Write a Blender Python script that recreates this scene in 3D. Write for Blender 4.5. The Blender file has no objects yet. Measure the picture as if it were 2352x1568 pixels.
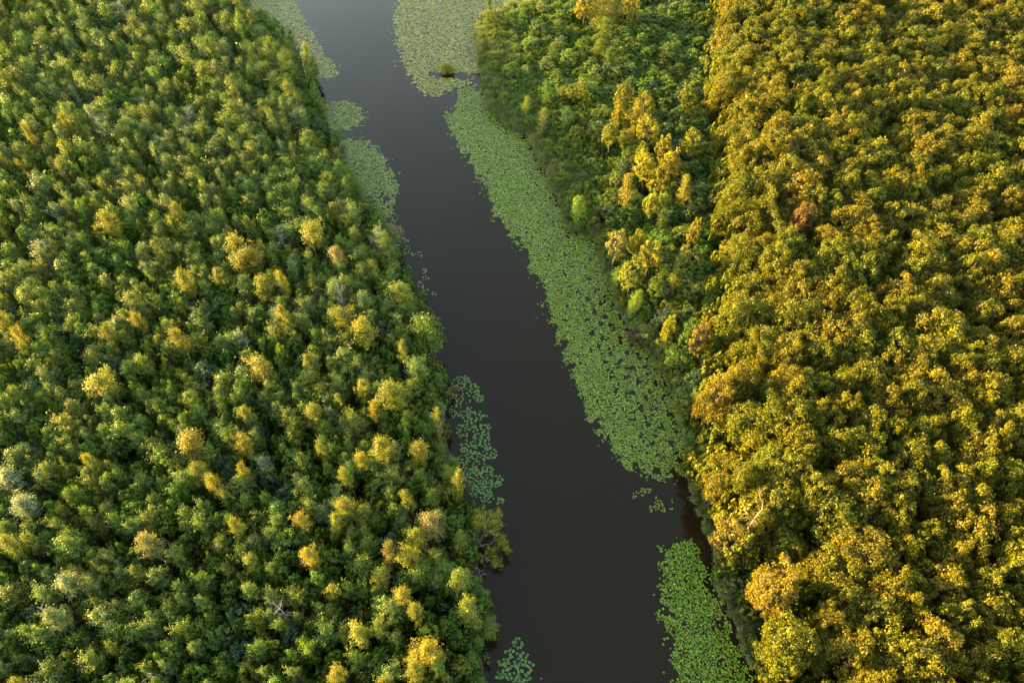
import bpy, bmesh, math, random
import numpy as np
from mathutils import Vector, Matrix

R = math.radians
rng = np.random.default_rng(7)
random.seed(7)
SC = bpy.context.scene
COL = SC.collection

# ------------------------------------------------------------------ camera, light, exposure
CAM_H, PITCH = 100.0, 52.0
cam_d = bpy.data.cameras.new('camera')
cam_d.sensor_width = 36.0
cam_d.lens = 24.0
cam_d.clip_end = 6000.0
cam = bpy.data.objects.new('camera', cam_d)
cam.location = (0, 0, CAM_H)
cam.rotation_euler = (R(90 - PITCH), 0, 0)
COL.objects.link(cam)
SC.camera = cam

SUN_EL, SUN_AZ = 7.2, 165.0        # azimuth counter-clockwise from +X: the sun stands left and a little beyond
sun_dir = np.array([math.cos(R(SUN_AZ)) * math.cos(R(SUN_EL)), math.sin(R(SUN_AZ)) * math.cos(R(SUN_EL)), math.sin(R(SUN_EL))])
world = bpy.data.worlds.new('World')
SC.world = world
world.use_nodes = True
wn = world.node_tree
wn.nodes.clear()
sky = wn.nodes.new('ShaderNodeTexSky')
sky.sky_type = 'NISHITA'
sky.sun_disc = False
sky.sun_elevation = R(SUN_EL)
sky.sun_rotation = R(90 - SUN_AZ)
sky.altitude = 100
sky.air_density = 1.0
sky.dust_density = 0.7
sky.ozone_density = 0.2
bg = wn.nodes.new('ShaderNodeBackground')
bg.inputs['Strength'].default_value = 0.15
wo = wn.nodes.new('ShaderNodeOutputWorld')
wn.links.new(sky.outputs[0], bg.inputs[0])
wn.links.new(bg.outputs[0], wo.inputs[0])
sun_d = bpy.data.lights.new('sun', 'SUN')
sun_d.energy = 5.0
sun_d.color = (1.0, 0.72, 0.24)
sun_d.angle = R(0.6)
sun = bpy.data.objects.new('sun', sun_d)
sun.rotation_euler = Vector(sun_dir).to_track_quat('Z', 'Y').to_euler()
sun.location = (-60, 20, 120)
COL.objects.link(sun)
SC.view_settings.view_transform = 'Standard'
SC.view_settings.look = 'None'
SC.view_settings.exposure = 3.3
SC.view_settings.use_white_balance = True       # the photograph is balanced for the shade
SC.view_settings.white_balance_temperature = 7800
SC.view_settings.white_balance_tint = 8
SC.view_settings.gamma = 1.0
SC.view_settings.use_curve_mapping = False
SC.cycles.max_bounces = 8
SC.cycles.diffuse_bounces = 6
SC.cycles.transmission_bounces = 4
SC.cycles.transparent_max_bounces = 4

# ------------------------------------------------------------------ surveying: photo point (2352 x 1568) <-> place
PW, PH = 2352.0, 1568.0
FPX = 24.0 / 36.0 * PW
SP, CP = math.sin(R(PITCH)), math.cos(R(PITCH))


def at(u, v, z=0.0):
    a, b = (u - PW / 2) / FPX, (v - PH / 2) / FPX
    dy, dz = CP - b * SP, -SP - b * CP
    t = (z - CAM_H) / dz
    return np.array([a * t, dy * t, z])


def seen(p):
    p = np.asarray(p, float)
    x, y, z = p[..., 0], p[..., 1], p[..., 2] - CAM_H
    d = y * CP - z * SP
    return PW / 2 + FPX * x / d, PH / 2 + FPX * (-y * SP - z * CP) / d, d


def line_x(pts, z=0.0):
    w = sorted([tuple(at(u, v, z)[:2]) for u, v in pts], key=lambda q: q[1])
    xs, ys = [q[0] for q in w], [q[1] for q in w]
    return lambda y: np.interp(y, ys, xs)


LEFT_BANK = [(545, -30), (552, 0), (575, 45), (592, 75), (680, 130), (712, 175), (738, 215), (735, 245), (752, 300), (750, 340), (785, 370), (808, 420),
             (838, 470), (866, 515), (900, 545), (918, 600), (924, 640), (958, 690), (985, 730), (1004, 770), (1008, 870), (1018, 920), (1026, 1000),
             (1038, 1080), (1068, 1140), (1095, 1200), (1100, 1300), (1112, 1360), (1122, 1440), (1108, 1500), (1112, 1568), (1112, 1640)]
RIGHT_BANK = [(1420, -40), (1310, -8), (1205, 14), (1120, 38), (1096, 75), (1102, 110), (1108, 160), (1112, 205), (1122, 250), (1165, 290), (1222, 318),
              (1240, 368), (1265, 415), (1290, 475), (1305, 528), (1372, 545), (1380, 600), (1400, 645), (1412, 705), (1445, 750), (1492, 810), (1520, 855),
              (1545, 905), (1562, 965), (1580, 1015), (1585, 1070), (1585, 1100), (1605, 1165), (1625, 1220), (1648, 1270), (1650, 1330), (1672, 1400),
              (1700, 1460), (1730, 1530), (1748, 1568), (1770, 1640)]
OAK_EDGE = [(1660, -30), (1655, 0), (1635, 150), (1665, 260), (1655, 400), (1675, 500), (1650, 600), (1640, 700), (1650, 790), (1640, 870), (1640, 950),
            (1600, 1050), (1600, 1110), (1640, 1190), (1740, 1270), (1780, 1380), (1770, 1490), (1800, 1568), (1810, 1640)]
xL, xR, xO = line_x(LEFT_BANK), line_x(RIGHT_BANK), line_x(OAK_EDGE, 11.0)


# ------------------------------------------------------------------ materials
def new_mat(name):
    m = bpy.data.materials.new(name)
    m.use_nodes = True
    m.node_tree.nodes.clear()
    return m, m.node_tree.nodes, m.node_tree.links


def math_node(n, l, op, a, b=None, c=None):
    k = n.new('ShaderNodeMath')
    k.operation = op
    for i, x in enumerate((a, b, c)):
        if x is None:
            continue
        if isinstance(x, (int, float)):
            k.inputs[i].default_value = x
        else:
            l.new(x, k.inputs[i])
    return k.outputs[0]


def leaf_material(name, transl=0.4, rough=0.55, spread=0.55, warm=(1.35, 1.1, 0.6)):
    m, n, l = new_mat(name)
    tint = n.new('ShaderNodeAttribute')
    tint.attribute_type = 'INSTANCER'
    tint.attribute_name = 'tint'
    lr = n.new('ShaderNodeAttribute')
    lr.attribute_name = 'leafrand'
    tc = n.new('ShaderNodeTexCoord')
    nz = n.new('ShaderNodeTexNoise')
    nz.inputs['Scale'].default_value = 0.9
    l.new(tc.outputs['Object'], nz.inputs['Vector'])
    v = math_node(n, l, 'MULTIPLY_ADD', lr.outputs['Fac'], spread, 1.0 - spread / 2)
    v = math_node(n, l, 'MULTIPLY', v, math_node(n, l, 'MULTIPLY_ADD', nz.outputs[0], 0.9, 0.55))
    mul = n.new('ShaderNodeVectorMath')
    mul.operation = 'SCALE'
    l.new(tint.outputs['Color'], mul.inputs[0])
    l.new(v, mul.inputs['Scale'])
    mw = n.new('ShaderNodeMix')
    mw.data_type = 'RGBA'
    mw.blend_type = 'MULTIPLY'
    mw.inputs['B'].default_value = (*warm, 1)
    l.new(math_node(n, l, 'POWER', lr.outputs['Fac'], 3.0), mw.inputs['Factor'])
    l.new(mul.outputs[0], mw.inputs['A'])
    p = n.new('ShaderNodeBsdfPrincipled')
    p.inputs['Roughness'].default_value = rough
    p.inputs['Specular IOR Level'].default_value = 0.25
    l.new(mw.outputs['Result'], p.inputs['Base Color'])
    t = n.new('ShaderNodeBsdfTranslucent')
    ty = n.new('ShaderNodeMix')
    ty.data_type = 'RGBA'
    ty.blend_type = 'MULTIPLY'
    ty.inputs['Factor'].default_value = 1.0
    ty.inputs['B'].default_value = (1.25, 1.2, 0.45, 1)
    l.new(mw.outputs['Result'], ty.inputs['A'])
    l.new(ty.outputs['Result'], t.inputs['Color'])
    mx = n.new('ShaderNodeMixShader')
    mx.inputs[0].default_value = transl
    l.new(p.outputs[0], mx.inputs[1])
    l.new(t.outputs[0], mx.inputs[2])
    o = n.new('ShaderNodeOutputMaterial')
    l.new(mx.outputs[0], o.inputs[0])
    return m


def plain_material(name, c1, c2, scale=3.0, rough=0.9, bump=0.3, stretch=(1, 1, 1)):
    m, n, l = new_mat(name)
    tc = n.new('ShaderNodeTexCoord')
    mp = n.new('ShaderNodeMapping')
    mp.inputs['Scale'].default_value = stretch
    nz = n.new('ShaderNodeTexNoise')
    nz.inputs['Scale'].default_value = scale
    nz.inputs['Detail'].default_value = 6
    l.new(tc.outputs['Object'], mp.inputs[0])
    l.new(mp.outputs[0], nz.inputs['Vector'])
    cr = n.new('ShaderNodeValToRGB')
    cr.color_ramp.elements[0].position = 0.35
    cr.color_ramp.elements[1].position = 0.65
    cr.color_ramp.elements[0].color = (*c1, 1)
    cr.color_ramp.elements[1].color = (*c2, 1)
    l.new(nz.outputs[0], cr.inputs[0])
    p = n.new('ShaderNodeBsdfPrincipled')
    p.inputs['Roughness'].default_value = rough
    l.new(cr.outputs[0], p.inputs['Base Color'])
    b = n.new('ShaderNodeBump')
    b.inputs['Strength'].default_value = bump
    b.inputs['Distance'].default_value = 0.05
    l.new(nz.outputs[0], b.inputs['Height'])
    l.new(b.outputs[0], p.inputs['Normal'])
    o = n.new('ShaderNodeOutputMaterial')
    l.new(p.outputs[0], o.inputs[0])
    return m


M_BIRCH = leaf_material('birch leaves', 0.32, 0.5, 0.85, (1.2, 1.1, 0.7))
M_ALDER = leaf_material('alder leaves', 0.32, 0.5, 0.85, (1.15, 1.1, 0.7))
M_OAK = leaf_material('oak leaves', 0.38, 0.5, 0.95, (1.3, 1.05, 0.5))
M_SHRUB = leaf_material('willow leaves', 0.3, 0.55, 0.7, (1.15, 1.1, 0.8))
M_REED = leaf_material('reed blades', 0.45, 0.6, 0.6, (1.05, 1.05, 0.9))
M_PAD = leaf_material('lily leaf', 0.12, 0.42, 0.5, (1.3, 1.1, 0.7))
M_WBARK = plain_material('pale birch bark', (0.32, 0.30, 0.27), (0.55, 0.53, 0.49), 4, 0.8, 0.3, (1, 1, 0.3))
M_DBARK = plain_material('dark bark', (0.030, 0.026, 0.021), (0.075, 0.064, 0.052), 6, 0.9, 0.5, (1, 1, 0.25))
M_DEAD = plain_material('bleached dead wood', (0.15, 0.14, 0.125), (0.27, 0.255, 0.235), 6, 0.85, 0.4, (1, 1, 0.3))
M_RDEAD = plain_material('barkless reddish wood', (0.16, 0.085, 0.06), (0.27, 0.16, 0.12), 6, 0.8, 0.4, (1, 1, 0.3))
M_SOIL = plain_material('forest floor', (0.014, 0.013, 0.008), (0.035, 0.036, 0.017), 1.3, 0.95, 0.5)


def water_material():
    m, n, l = new_mat('still dark water')
    tc = n.new('ShaderNodeTexCoord')
    nz = n.new('ShaderNodeTexNoise')
    nz.inputs['Scale'].default_value = 0.05
    nz.inputs['Detail'].default_value = 3
    l.new(tc.outputs['Object'], nz.inputs['Vector'])
    cr = n.new('ShaderNodeValToRGB')
    cr.color_ramp.elements[0].color = (0.0086, 0.0062, 0.0028, 1)
    cr.color_ramp.elements[1].color = (0.0105, 0.0078, 0.0036, 1)
    l.new(nz.outputs[0], cr.inputs[0])
    rp = n.new('ShaderNodeTexNoise')
    rp.inputs['Scale'].default_value = 2.2
    rp.inputs['Detail'].default_value = 2
    l.new(tc.outputs['Object'], rp.inputs['Vector'])
    b = n.new('ShaderNodeBump')
    b.inputs['Strength'].default_value = 0.06
    b.inputs['Distance'].default_value = 0.02
    l.new(rp.outputs[0], b.inputs['Height'])
    p = n.new('ShaderNodeBsdfPrincipled')
    p.inputs['Roughness'].default_value = 0.06
    p.inputs['IOR'].default_value = 1.33
    p.inputs['Specular IOR Level'].default_value = 0.35
    l.new(cr.outputs[0], p.inputs['Base Color'])
    l.new(b.outputs[0], p.inputs['Normal'])
    o = n.new('ShaderNodeOutputMaterial')
    l.new(p.outputs[0], o.inputs[0])
    return m


# ------------------------------------------------------------------ mesh helpers
def mesh_obj(name, me, parent=None, link=True):
    o = bpy.data.objects.new(name, me)
    if link:
        COL.objects.link(o)
    if parent is not None:
        o.parent = parent
    return o


def unit(a):
    return a / np.maximum(np.linalg.norm(a, axis=-1, keepdims=True), 1e-9)


def leaf_mesh(name, c, nrm, length, width, mat, along=None, rnd=None):
    """Leaf sprigs: one folded lozenge per leaf, centre c, facing nrm, its long axis near `along`."""
    k = len(c)
    nrm = unit(nrm)
    a = rng.normal(size=(k, 3)) if along is None else along
    t = unit(a - (a * nrm).sum(1, keepdims=True) * nrm)
    b = np.cross(nrm, t)
    L = np.broadcast_to(length, (k,))[:, None]
    W = np.broadcast_to(width, (k,))[:, None]
    v = np.stack([c - t * L / 2, c + b * W / 2 + nrm * W * 0.18 - t * L * 0.05, c + t * L / 2, c - b * W / 2 + nrm * W * 0.18 - t * L * 0.05], 1).reshape(-1, 3)
    me = bpy.data.meshes.new(name)
    me.vertices.add(4 * k)
    me.vertices.foreach_set('co', v.astype(np.float32).ravel())
    me.loops.add(4 * k)
    me.loops.foreach_set('vertex_index', np.arange(4 * k, dtype=np.int32))
    me.polygons.add(k)
    me.polygons.foreach_set('loop_start', np.arange(0, 4 * k, 4, dtype=np.int32))
    me.update(calc_edges=True)
    at_ = me.attributes.new('leafrand', 'FLOAT', 'FACE')
    at_.data.foreach_set('value', (rng.random(k) if rnd is None else rnd).astype(np.float32))
    me.materials.append(mat)
    return me


def tube(bm, pts, rad, sides=6):
    pts = [Vector(p) for p in pts]
    rings = []
    for i, p in enumerate(pts):
        d = (pts[min(i + 1, len(pts) - 1)] - pts[max(i - 1, 0)]).normalized()
        x = d.orthogonal().normalized()
        if rings and False:
            pass
        ref = Vector((1, 0, 0)) if abs(d.x) < 0.9 else Vector((0, 1, 0))
        x = (ref - d * ref.dot(d)).normalized()
        y = d.cross(x)
        rings.append([bm.verts.new(p + (x * math.cos(2 * math.pi * s / sides) + y * math.sin(2 * math.pi * s / sides)) * rad[i]) for s in range(sides)])
    for r0, r1 in zip(rings, rings[1:]):
        for s in range(sides):
            bm.faces.new((r0[s], r0[(s + 1) % sides], r1[(s + 1) % sides], r1[s]))
    bm.faces.new(rings[-1])


def bm_mesh(name, bm, mat, smooth=True):
    me = bpy.data.meshes.new(name)
    bm.normal_update()
    bm.to_mesh(me)
    bm.free()
    me.materials.append(mat)
    if smooth:
        me.polygons.foreach_set('use_smooth', [True] * len(me.polygons))
    return me


def wander(p0, p1, n, amp):
    p0, p1 = np.array(p0, float), np.array(p1, float)
    out = [p0 + (p1 - p0) * i / n for i in range(n + 1)]
    for i in range(1, n + 1):
        out[i] = out[i] + rng.normal(size=3) * amp * (1 if i < n else 0.4)
    return out


# ------------------------------------------------------------------ tree models (one mesh per variant, shared by every copy)
def birch_model(i, mat=None, h=10.0, r=1.6, z0=3.2, sparse=1.0, full=0.16, ls=1.0):
    """Slender crown of ascending sprays round a pale stem."""
    lean = rng.normal(size=2) * 0.25
    axis = lambda z: np.array([lean[0] * (z / h) ** 1.5, lean[1] * (z / h) ** 1.5, z])
    bm = bmesh.new()
    zs = np.linspace(0, h * 0.97, 8)
    tube(bm, [axis(z) + np.append(rng.normal(size=2) * 0.06, 0) for z in zs], [0.15 * (1 - z / h) ** 0.8 + 0.012 for z in zs], 6)
    C, N, A, Q = [], [], [], []
    nb = int(50 * sparse)
    lobes = rng.uniform(0.6, 1.25, 9)
    for b in range(nb):
        f = (b + 0.5) / nb
        z = z0 + (h - z0) * f
        prof = (math.sin(math.pi * min(1, full + (0.97 - full) * f)) ** (0.75 if full < 0.3 else 0.5)) if f < 0.999 else 0.1
        ang = b * 2.39996 + rng.normal() * 0.35
        reach = r * prof * rng.uniform(0.6, 1.2) * np.interp((ang + 1.1 * f) % 6.2832 / 6.2832 * 8, range(9), np.append(lobes[:8], lobes[0]))
        up = rng.uniform(0.4, 1.15) * (0.5 + reach)
        base = axis(z - 0.3)
        tip = base + np.array([math.cos(ang) * reach, math.sin(ang) * reach, up])
        if tip[2] > h * 1.06:
            tip[2] = h * rng.uniform(0.98, 1.06)
        if b % 4 == 0:
            tube(bm, [base, base * 0.5 + tip * 0.5 + np.array([0, 0, 0.1]), tip], [0.035, 0.022, 0.008], 4)
        k = int(rng.uniform(44, 74) / ls ** 1.6)
        s = rng.random(k) ** 0.8 * 1.1
        pos = base + (tip - base) * s[:, None] + rng.normal(size=(k, 3)) * (0.09 + 0.15 * s[:, None]) * np.array([1, 1, 0.8])
        out = unit(tip - axis(z - 0.6))
        nn = out * 0.8 + np.array([0, 0, 0.45]) + rng.normal(size=(k, 3)) * 0.55
        C.append(pos); N.append(nn)
        A.append(out + np.array([0, 0, 0.4]) + rng.normal(size=(k, 3)) * 0.5)
        Q.append(np.clip(rng.random(k) * 0.7 + rng.random() * 0.3, 0, 1))
    C, N, A, Q = map(np.concatenate, (C, N, A, Q))
    k = len(C)
    crown = leaf_mesh('crown', C, N, rng.uniform(0.18, 0.36, k) * ls, rng.uniform(0.08, 0.15, k) * ls, mat or M_BIRCH, A, Q)
    return crown, bm_mesh('trunk', bm, M_WBARK), h, r


def clump_model(i, mat, bark, h, r, z0, nb, nsub, nleaf, llen, lw, flat=1.0, lobe=0.3, fuzz=0.45):
    """Rounded crown of boughs, each a handful of leafy clumps."""
    bm = bmesh.new()
    cz, rz = (h + z0) / 2, (h - z0) / 2
    if z0 > 1:
        zs = np.linspace(0, cz + rz * 0.3, 6)
        tube(bm, [np.append(rng.normal(size=2) * 0.03 * h * (z / h), z) for z in zs], [0.028 * h * (1 - 0.75 * z / h) for z in zs], 7)
    C, N, Q = [], [], []
    wob = rng.uniform(0.68, 1.15, 7)
    wob[6] = wob[0]
    for b in range(nb):
        f = (b + 0.5) / nb
        zc = 1 - 1.45 * f
        ang = b * 2.39996 + rng.normal() * 0.25
        rr = math.sqrt(max(0, 1 - zc * zc))
        d = np.array([math.cos(ang) * rr, math.sin(ang) * rr, zc * flat])
        w = np.interp((ang % (2 * math.pi)) / (2 * math.pi) * 6, range(7), wob)
        q = rng.uniform(0.42, 1.0) ** 0.7 * w
        c = np.array([d[0] * r * q, d[1] * r * q, cz + d[2] * rz * q])
        base = np.array([0, 0, max(0.15, cz - rz * 0.5 + zc * rz * 0.3)]) if z0 > 1 else np.array([rng.normal() * 0.2, rng.normal() * 0.2, 0.0])
        if b % 2 == 0 or z0 < 1:
            tube(bm, [base, base * 0.45 + c * 0.55 + rng.normal(size=3) * 0.1, c], [0.012 * h, 0.008 * h, 0.003 * h], 4)
        rb = r * lobe * rng.uniform(0.7, 1.25)
        br = rng.random() * 0.35
        for s in range(nsub):
            sd = unit(rng.normal(size=3) + d * 0.9)
            sc = c + sd * rb * rng.uniform(0.45, 0.95) * np.array([1, 1, 0.85])
            rs = rb * rng.uniform(0.30, 0.62)
            ld = unit(rng.normal(size=(nleaf, 3)) + sd * 0.55 + np.array([0, 0, 0.25]))
            C.append(sc + ld * rs * rng.uniform(0.4, 1.25, (nleaf, 1)))
            N.append(ld * 0.9 + d * 0.35 + rng.normal(size=(nleaf, 3)) * fuzz)
            Q.append(np.clip(rng.random(nleaf) * 0.65 + br, 0, 1))
    C, N, Q = map(np.concatenate, (C, N, Q))
    C[:, 2] = np.maximum(C[:, 2], 0.15)
    k = len(C)
    crown = leaf_mesh('crown', C, N, rng.uniform(0.75, 1.25, k) * llen, rng.uniform(0.75, 1.25, k) * lw, mat, None, Q)
    return crown, bm_mesh('trunk', bm, bark), h, r


MODELS = {
    'birch_tree': [birch_model(i, h=10, r=1.7, z0=4.3 + 0.5 * (i % 2), full=0.26, ls=1.0) for i in range(4)] + [birch_model(i, h=10, r=1.6 + 0.1 * (i % 3), z0=3.6 + 0.5 * (i % 2), ls=0.8) for i in range(4)] + [birch_model(i, h=10, r=1.7, z0=1.0, full=0.22, sparse=1.3) for i in range(3)] + [birch_model(i, h=10, r=1.6, z0=4.9 + 0.4 * (i % 3), full=0.27, ls=0.85, sparse=1.15) for i in range(4)],
    'alder_tree': [clump_model(i, M_ALDER, M_DBARK, 9.0, 1.9, 2.4, 30, 6, 18, 0.30, 0.16, 1.0, 0.34, 0.6) for i in range(6)],
    'oak_tree': [clump_model(i, M_OAK, M_DBARK, 16.0, 4.0, 5.5, 48, 13, 19, 0.35, 0.19, 0.95, 0.27, 0.7) for i in range(7)] + [clump_model(i, M_OAK, M_DBARK, 16.0, 4.0, 1.6, 60, 13, 19, 0.35, 0.19, 0.95, 0.27, 0.7) for i in range(3)],
    'willow_shrub': [clump_model(i, M_SHRUB, M_DBARK, 4.0, 1.9, 0.0, 20, 6, 22, 0.40, 0.10, 1.0, 0.42, 0.9) for i in range(5)],
    'bush': [clump_model(i, M_SHRUB, M_DBARK, 2.6, 1.6, 0.0, 14, 4, 18, 0.34, 0.2, 0.9, 0.42) for i in range(4)],
}

# ------------------------------------------------------------------ setting: ground, water
ys = np.concatenate([[-1600, -400, -120], np.arange(-60, 330, 2.0), [380, 480, 800, 1800]])
verts, faces = [], []
for side in (-1, 1):
    rows = []
    for y in ys:
        e = float(xL(y) if side < 0 else xR(y))
        jit = rng.normal() * 0.12
        offs = [(-0.9, -1.2), (-0.1, -0.15), (0.35, 0.22), (1.2, 0.42), (6, 0.6), (18, 0.75), (60, 0.9), (300, 1.2), (2000, 1.5)]
        row = []
        for dx, z in offs:
            verts.append((e + side * (dx + (jit if dx < 5 else 0)), float(y), z + (rng.normal() * 0.06 if dx > 1 else 0)))
            row.append(len(verts) - 1)
        rows.append(row)
    for a, b in zip(rows, rows[1:]):
        for j in range(len(a) - 1):
            q = (a[j], a[j + 1], b[j + 1], b[j])
            faces.append(q if side > 0 else q[::-1])
me = bpy.data.meshes.new('ground')
me.from_pydata(verts, [], faces)
me.materials.append(M_SOIL)
ground = mesh_obj('ground', me)
ground['kind'] = 'structure'
ground['label'] = 'dark forest floor on both banks under the trees'

me = bpy.data.meshes.new('river')
nx_, ny_ = 24, 60
gx, gy = np.linspace(-700, 700, nx_), np.linspace(-1600, 1800, ny_)
me.from_pydata([(x, y, 0) for y in gy for x in gx], [], [(j * nx_ + i, j * nx_ + i + 1, (j + 1) * nx_ + i + 1, (j + 1) * nx_ + i) for j in range(ny_ - 1) for i in range(nx_ - 1)])
me.materials.append(water_material())
river = mesh_obj('river', me)
river['kind'] = 'structure'
river['label'] = 'still dark brown river winding between the two wooded banks'


# ------------------------------------------------------------------ planting plan
class Plan:
    """Poisson planting: keeps stems apart by the mean of their spacings."""

    def __init__(self, cell=4.0):
        self.cell, self.grid = cell, {}

    def ok(self, x, y, s):
        ci, cj = int(x // self.cell), int(y // self.cell)
        k = int(s // self.cell) + 1
        for i in range(ci - k, ci + k + 1):
            for j in range(cj - k, cj + k + 1):
                for (a, b, t) in self.grid.get((i, j), ()):
                    d = (s + t) * 0.5
                    if (a - x) ** 2 + (b - y) ** 2 < d * d:
                        return False
        return True

    def add(self, x, y, s):
        self.grid.setdefault((int(x // self.cell), int(y // self.cell)), []).append((x, y, s))


GREENS = {   # leaf colours; golden has the low sun on the tops mixed in
    'green': (0.072, 0.126, 0.018), 'deep green': (0.055, 0.104, 0.019), 'grey green': (0.090, 0.138, 0.038), 'olive green': (0.094, 0.128, 0.020),
    'fresh green': (0.062, 0.125, 0.018), 'yellow green': (0.112, 0.138, 0.018), 'lime green': (0.125, 0.185, 0.024), 'silvery green': (0.125, 0.165, 0.095),
    'golden': (0.185, 0.160, 0.015), 'orange tinged': (0.125, 0.106, 0.022), 'pinkish brown': (0.130, 0.118, 0.042), 'rusty brown': (0.112, 0.078, 0.028),
    'oak green': (0.093, 0.102, 0.011), 'oak olive': (0.101, 0.102, 0.012), 'oak dark': (0.079, 0.098, 0.012), 'oak ochre': (0.110, 0.101, 0.013),
    'reddish brown': (0.080, 0.050, 0.036), 'bluish green': (0.045, 0.085, 0.045),
}


def shade_of(name):
    base = np.array(GREENS[name])
    if name == 'golden':          # sunlit gold is put into the tint, more in some crowns than others
        base = base + (np.array(GREENS['yellow green']) - base) * rng.uniform(0.0, 0.8)
    c = base * (rng.uniform(0.9, 1.12) if name.startswith('oak') else rng.uniform(0.84, 1.22)) * np.array([rng.uniform(0.92, 1.1), 1.0, rng.uniform(0.85, 1.15)])
    return c


TREES = []   # dicts: kind, x, y, z, r, h, tint name, tint, special


def plant(kind, x, y, r, h, tint, note=None, z=None, rot=None):
    skirt = kind == 'oak_tree' and x < float(xO(y)) + 9
    TREES.append(dict(kind=kind, x=float(x), y=float(y), z=0.35 if z is None else z, r=float(r), h=float(h), tint=tint, rgb=shade_of(tint), note=note,
                      proto=(7 + int(rng.integers(3)) if skirt else int(rng.integers(7 if kind == 'oak_tree' else len(MODELS[kind])))) if kind != 'birch_tree' else int(8 + rng.integers(3)) if x > float(xR(y)) else int(8 + rng.integers(3)) if float(xL(y)) - x < 3.5 else int(11 + rng.integers(4)) if note and y < 130 else int(rng.integers(4) + (4 if rng.random() < np.interp(y, [60, 140], [0.1, 0.9]) else 0)), rot=float(rng.uniform(0, 2 * math.pi)) if rot is None else rot, ax=float(rng.uniform(0.82, 1.22)), ay=float(rng.uniform(0.82, 1.22)),
                      tilt=(float(rng.normal() * 0.05), float(rng.normal() * 0.05))))


plan = Plan()
# tall trees that stand out of the left wood, surveyed from the photograph: crown centre (u, v), crown radius in photo px, colour
T = 'golden'
LEFT_TALL = [
    (340, 268, 16, 'yellow green'), (150, 350, 14, T), (75, 305, 13, T), (148, 280, 12, T), (192, 192, 22, 'olive green'), (242, 196, 24, 'olive green'), (300, 292, 20, 'grey green'),
    (245, 507, 24, T), (358, 512, 27, 'yellow green'), (405, 495, 16, T), (100, 545, 26, 'yellow green'), (365, 565, 26, 'yellow green'), (702, 535, 30, T), (530, 575, 34, T), (572, 590, 36, T),
    (545, 610, 30, 'yellow green'), (775, 582, 20, 'pinkish brown'), (430, 640, 24, T), (655, 640, 18, T), (598, 672, 32, T), (500, 642, 20, 'yellow green'), (665, 717, 20, T), (787, 725, 32, T),
    (852, 757, 36, T), (312, 697, 27, 'yellow green'), (45, 777, 19, T), (5, 745, 22, T), (92, 630, 20, 'yellow green'), (240, 770, 19, T), (287, 747, 24, 'grey green'), (327, 732, 16, T),
    (382, 745, 22, 'yellow green'), (412, 787, 22, T), (716, 825, 22, 'yellow green'), (600, 838, 32, T), (915, 803, 17, T), (250, 877, 30, T), (335, 835, 20, 'yellow green'), (910, 902, 34, T),
    (838, 905, 23, T), (860, 945, 16, T), (570, 945, 19, T), (437, 922, 24, 'yellow green'), (55, 905, 20, 'olive green'), (715, 960, 28, T), (1003, 965, 18, T), (963, 1027, 24, T),
    (888, 1040, 30, T), (437, 1035, 33, T), (460, 1083, 20, T), (550, 1020, 24, T), (222, 1060, 16, T), (745, 1045, 17, 'yellow green'), (830, 1052, 19, T), (800, 1092, 21, T), (495, 1110, 14, T),
    (565, 1092, 15, T), (1040, 1100, 22, T), (797, 1170, 24, T), (945, 1156, 20, T), (1000, 1207, 29, 'pinkish brown'), (957, 1236, 24, T), (950, 1276, 26, T), (710, 1195, 13, T), (755, 1215, 13, T),
    (885, 1297, 20, 'orange tinged'), (860, 1327, 24, T), (905, 1366, 24, T), (715, 1290, 18, T), (1045, 1325, 30, 'olive green'), (1080, 1387, 32, 'yellow green'), (955, 1416, 22, T),
    (1003, 1490, 29, T), (965, 1512, 25, T), (822, 1457, 30, T), (775, 1532, 22, T), (945, 1555, 28, T), (343, 1272, 28, 'pinkish brown'), (16, 1240, 20, T), (930, 670, 34, 'yellow green'),
    (985, 745, 40, 'green'), (905, 560, 30, 'olive green'), (165, 1345, 36, 'silvery green'), (118, 1422, 36, 'grey green'), (32, 1112, 34, 'silvery green'), (62, 1162, 28, 'silvery green'),
    (45, 180, 22, 'olive green'), (65, 150, 22, 'grey green'), (15, 195, 22, 'olive green'), (228, 95, 26, 'grey green'), (165, 150, 22, 'olive green'), (95, 105, 26, 'olive green'), (430, 65, 28, 'olive green'),
    (480, 110, 24, 'olive green'), (510, 55, 24, 'olive green'), (550, 60, 22, 'lime green'), (430, 130, 24, 'olive green'), (510, 170, 24, 'olive green'), (545, 200, 24, 'olive green'), (625, 110, 20, 'olive green'),
    (665, 135, 18, 'olive green'), (690, 120, 16, 'yellow green'), (470, 155, 22, 'olive green'), (30, 240, 24, 'grey green'), (85, 60, 24, 'olive green'), (300, 60, 22, 'olive green'), (340, 20, 22, 'olive green'),
    (455, 25, 22, 'olive green'), (190, 40, 22, 'fresh green'), (790, 650, 22, 'grey green'), (765, 670, 26, 'grey green'), (830, 690, 24, 'grey green'), (540, 1215, 18, 'golden'), (720, 1160, 20, 'olive green'),
]
for (u, v, rp, tn) in LEFT_TALL:
    far = v < 260 and tn not in (T,)
    h = np.interp(v, [300, 900], [13.3, 11.6]) + rng.uniform(-0.7, 1.1) + np.interp(u, [0, 700], [1.0, 0.0]) + np.interp(v, [250, 500], [1.6, 0]) if tn in (T, 'pinkish brown', 'orange tinged') else rng.uniform(10.8, 11.8) + np.interp(v, [200, 450], [3.6, 0])
    p = at(u, v, h - 1.8)
    d = seen(p)[2]
    r = rp * d / FPX * 0.88
    x = min(p[0], xL(p[1]) - 1.6)
    plant('birch_tree', x, p[1], max(1.0, r), h, tn, 'tall')
    plan.add(x, p[1], max(1.5, r * 1.4))


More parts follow.
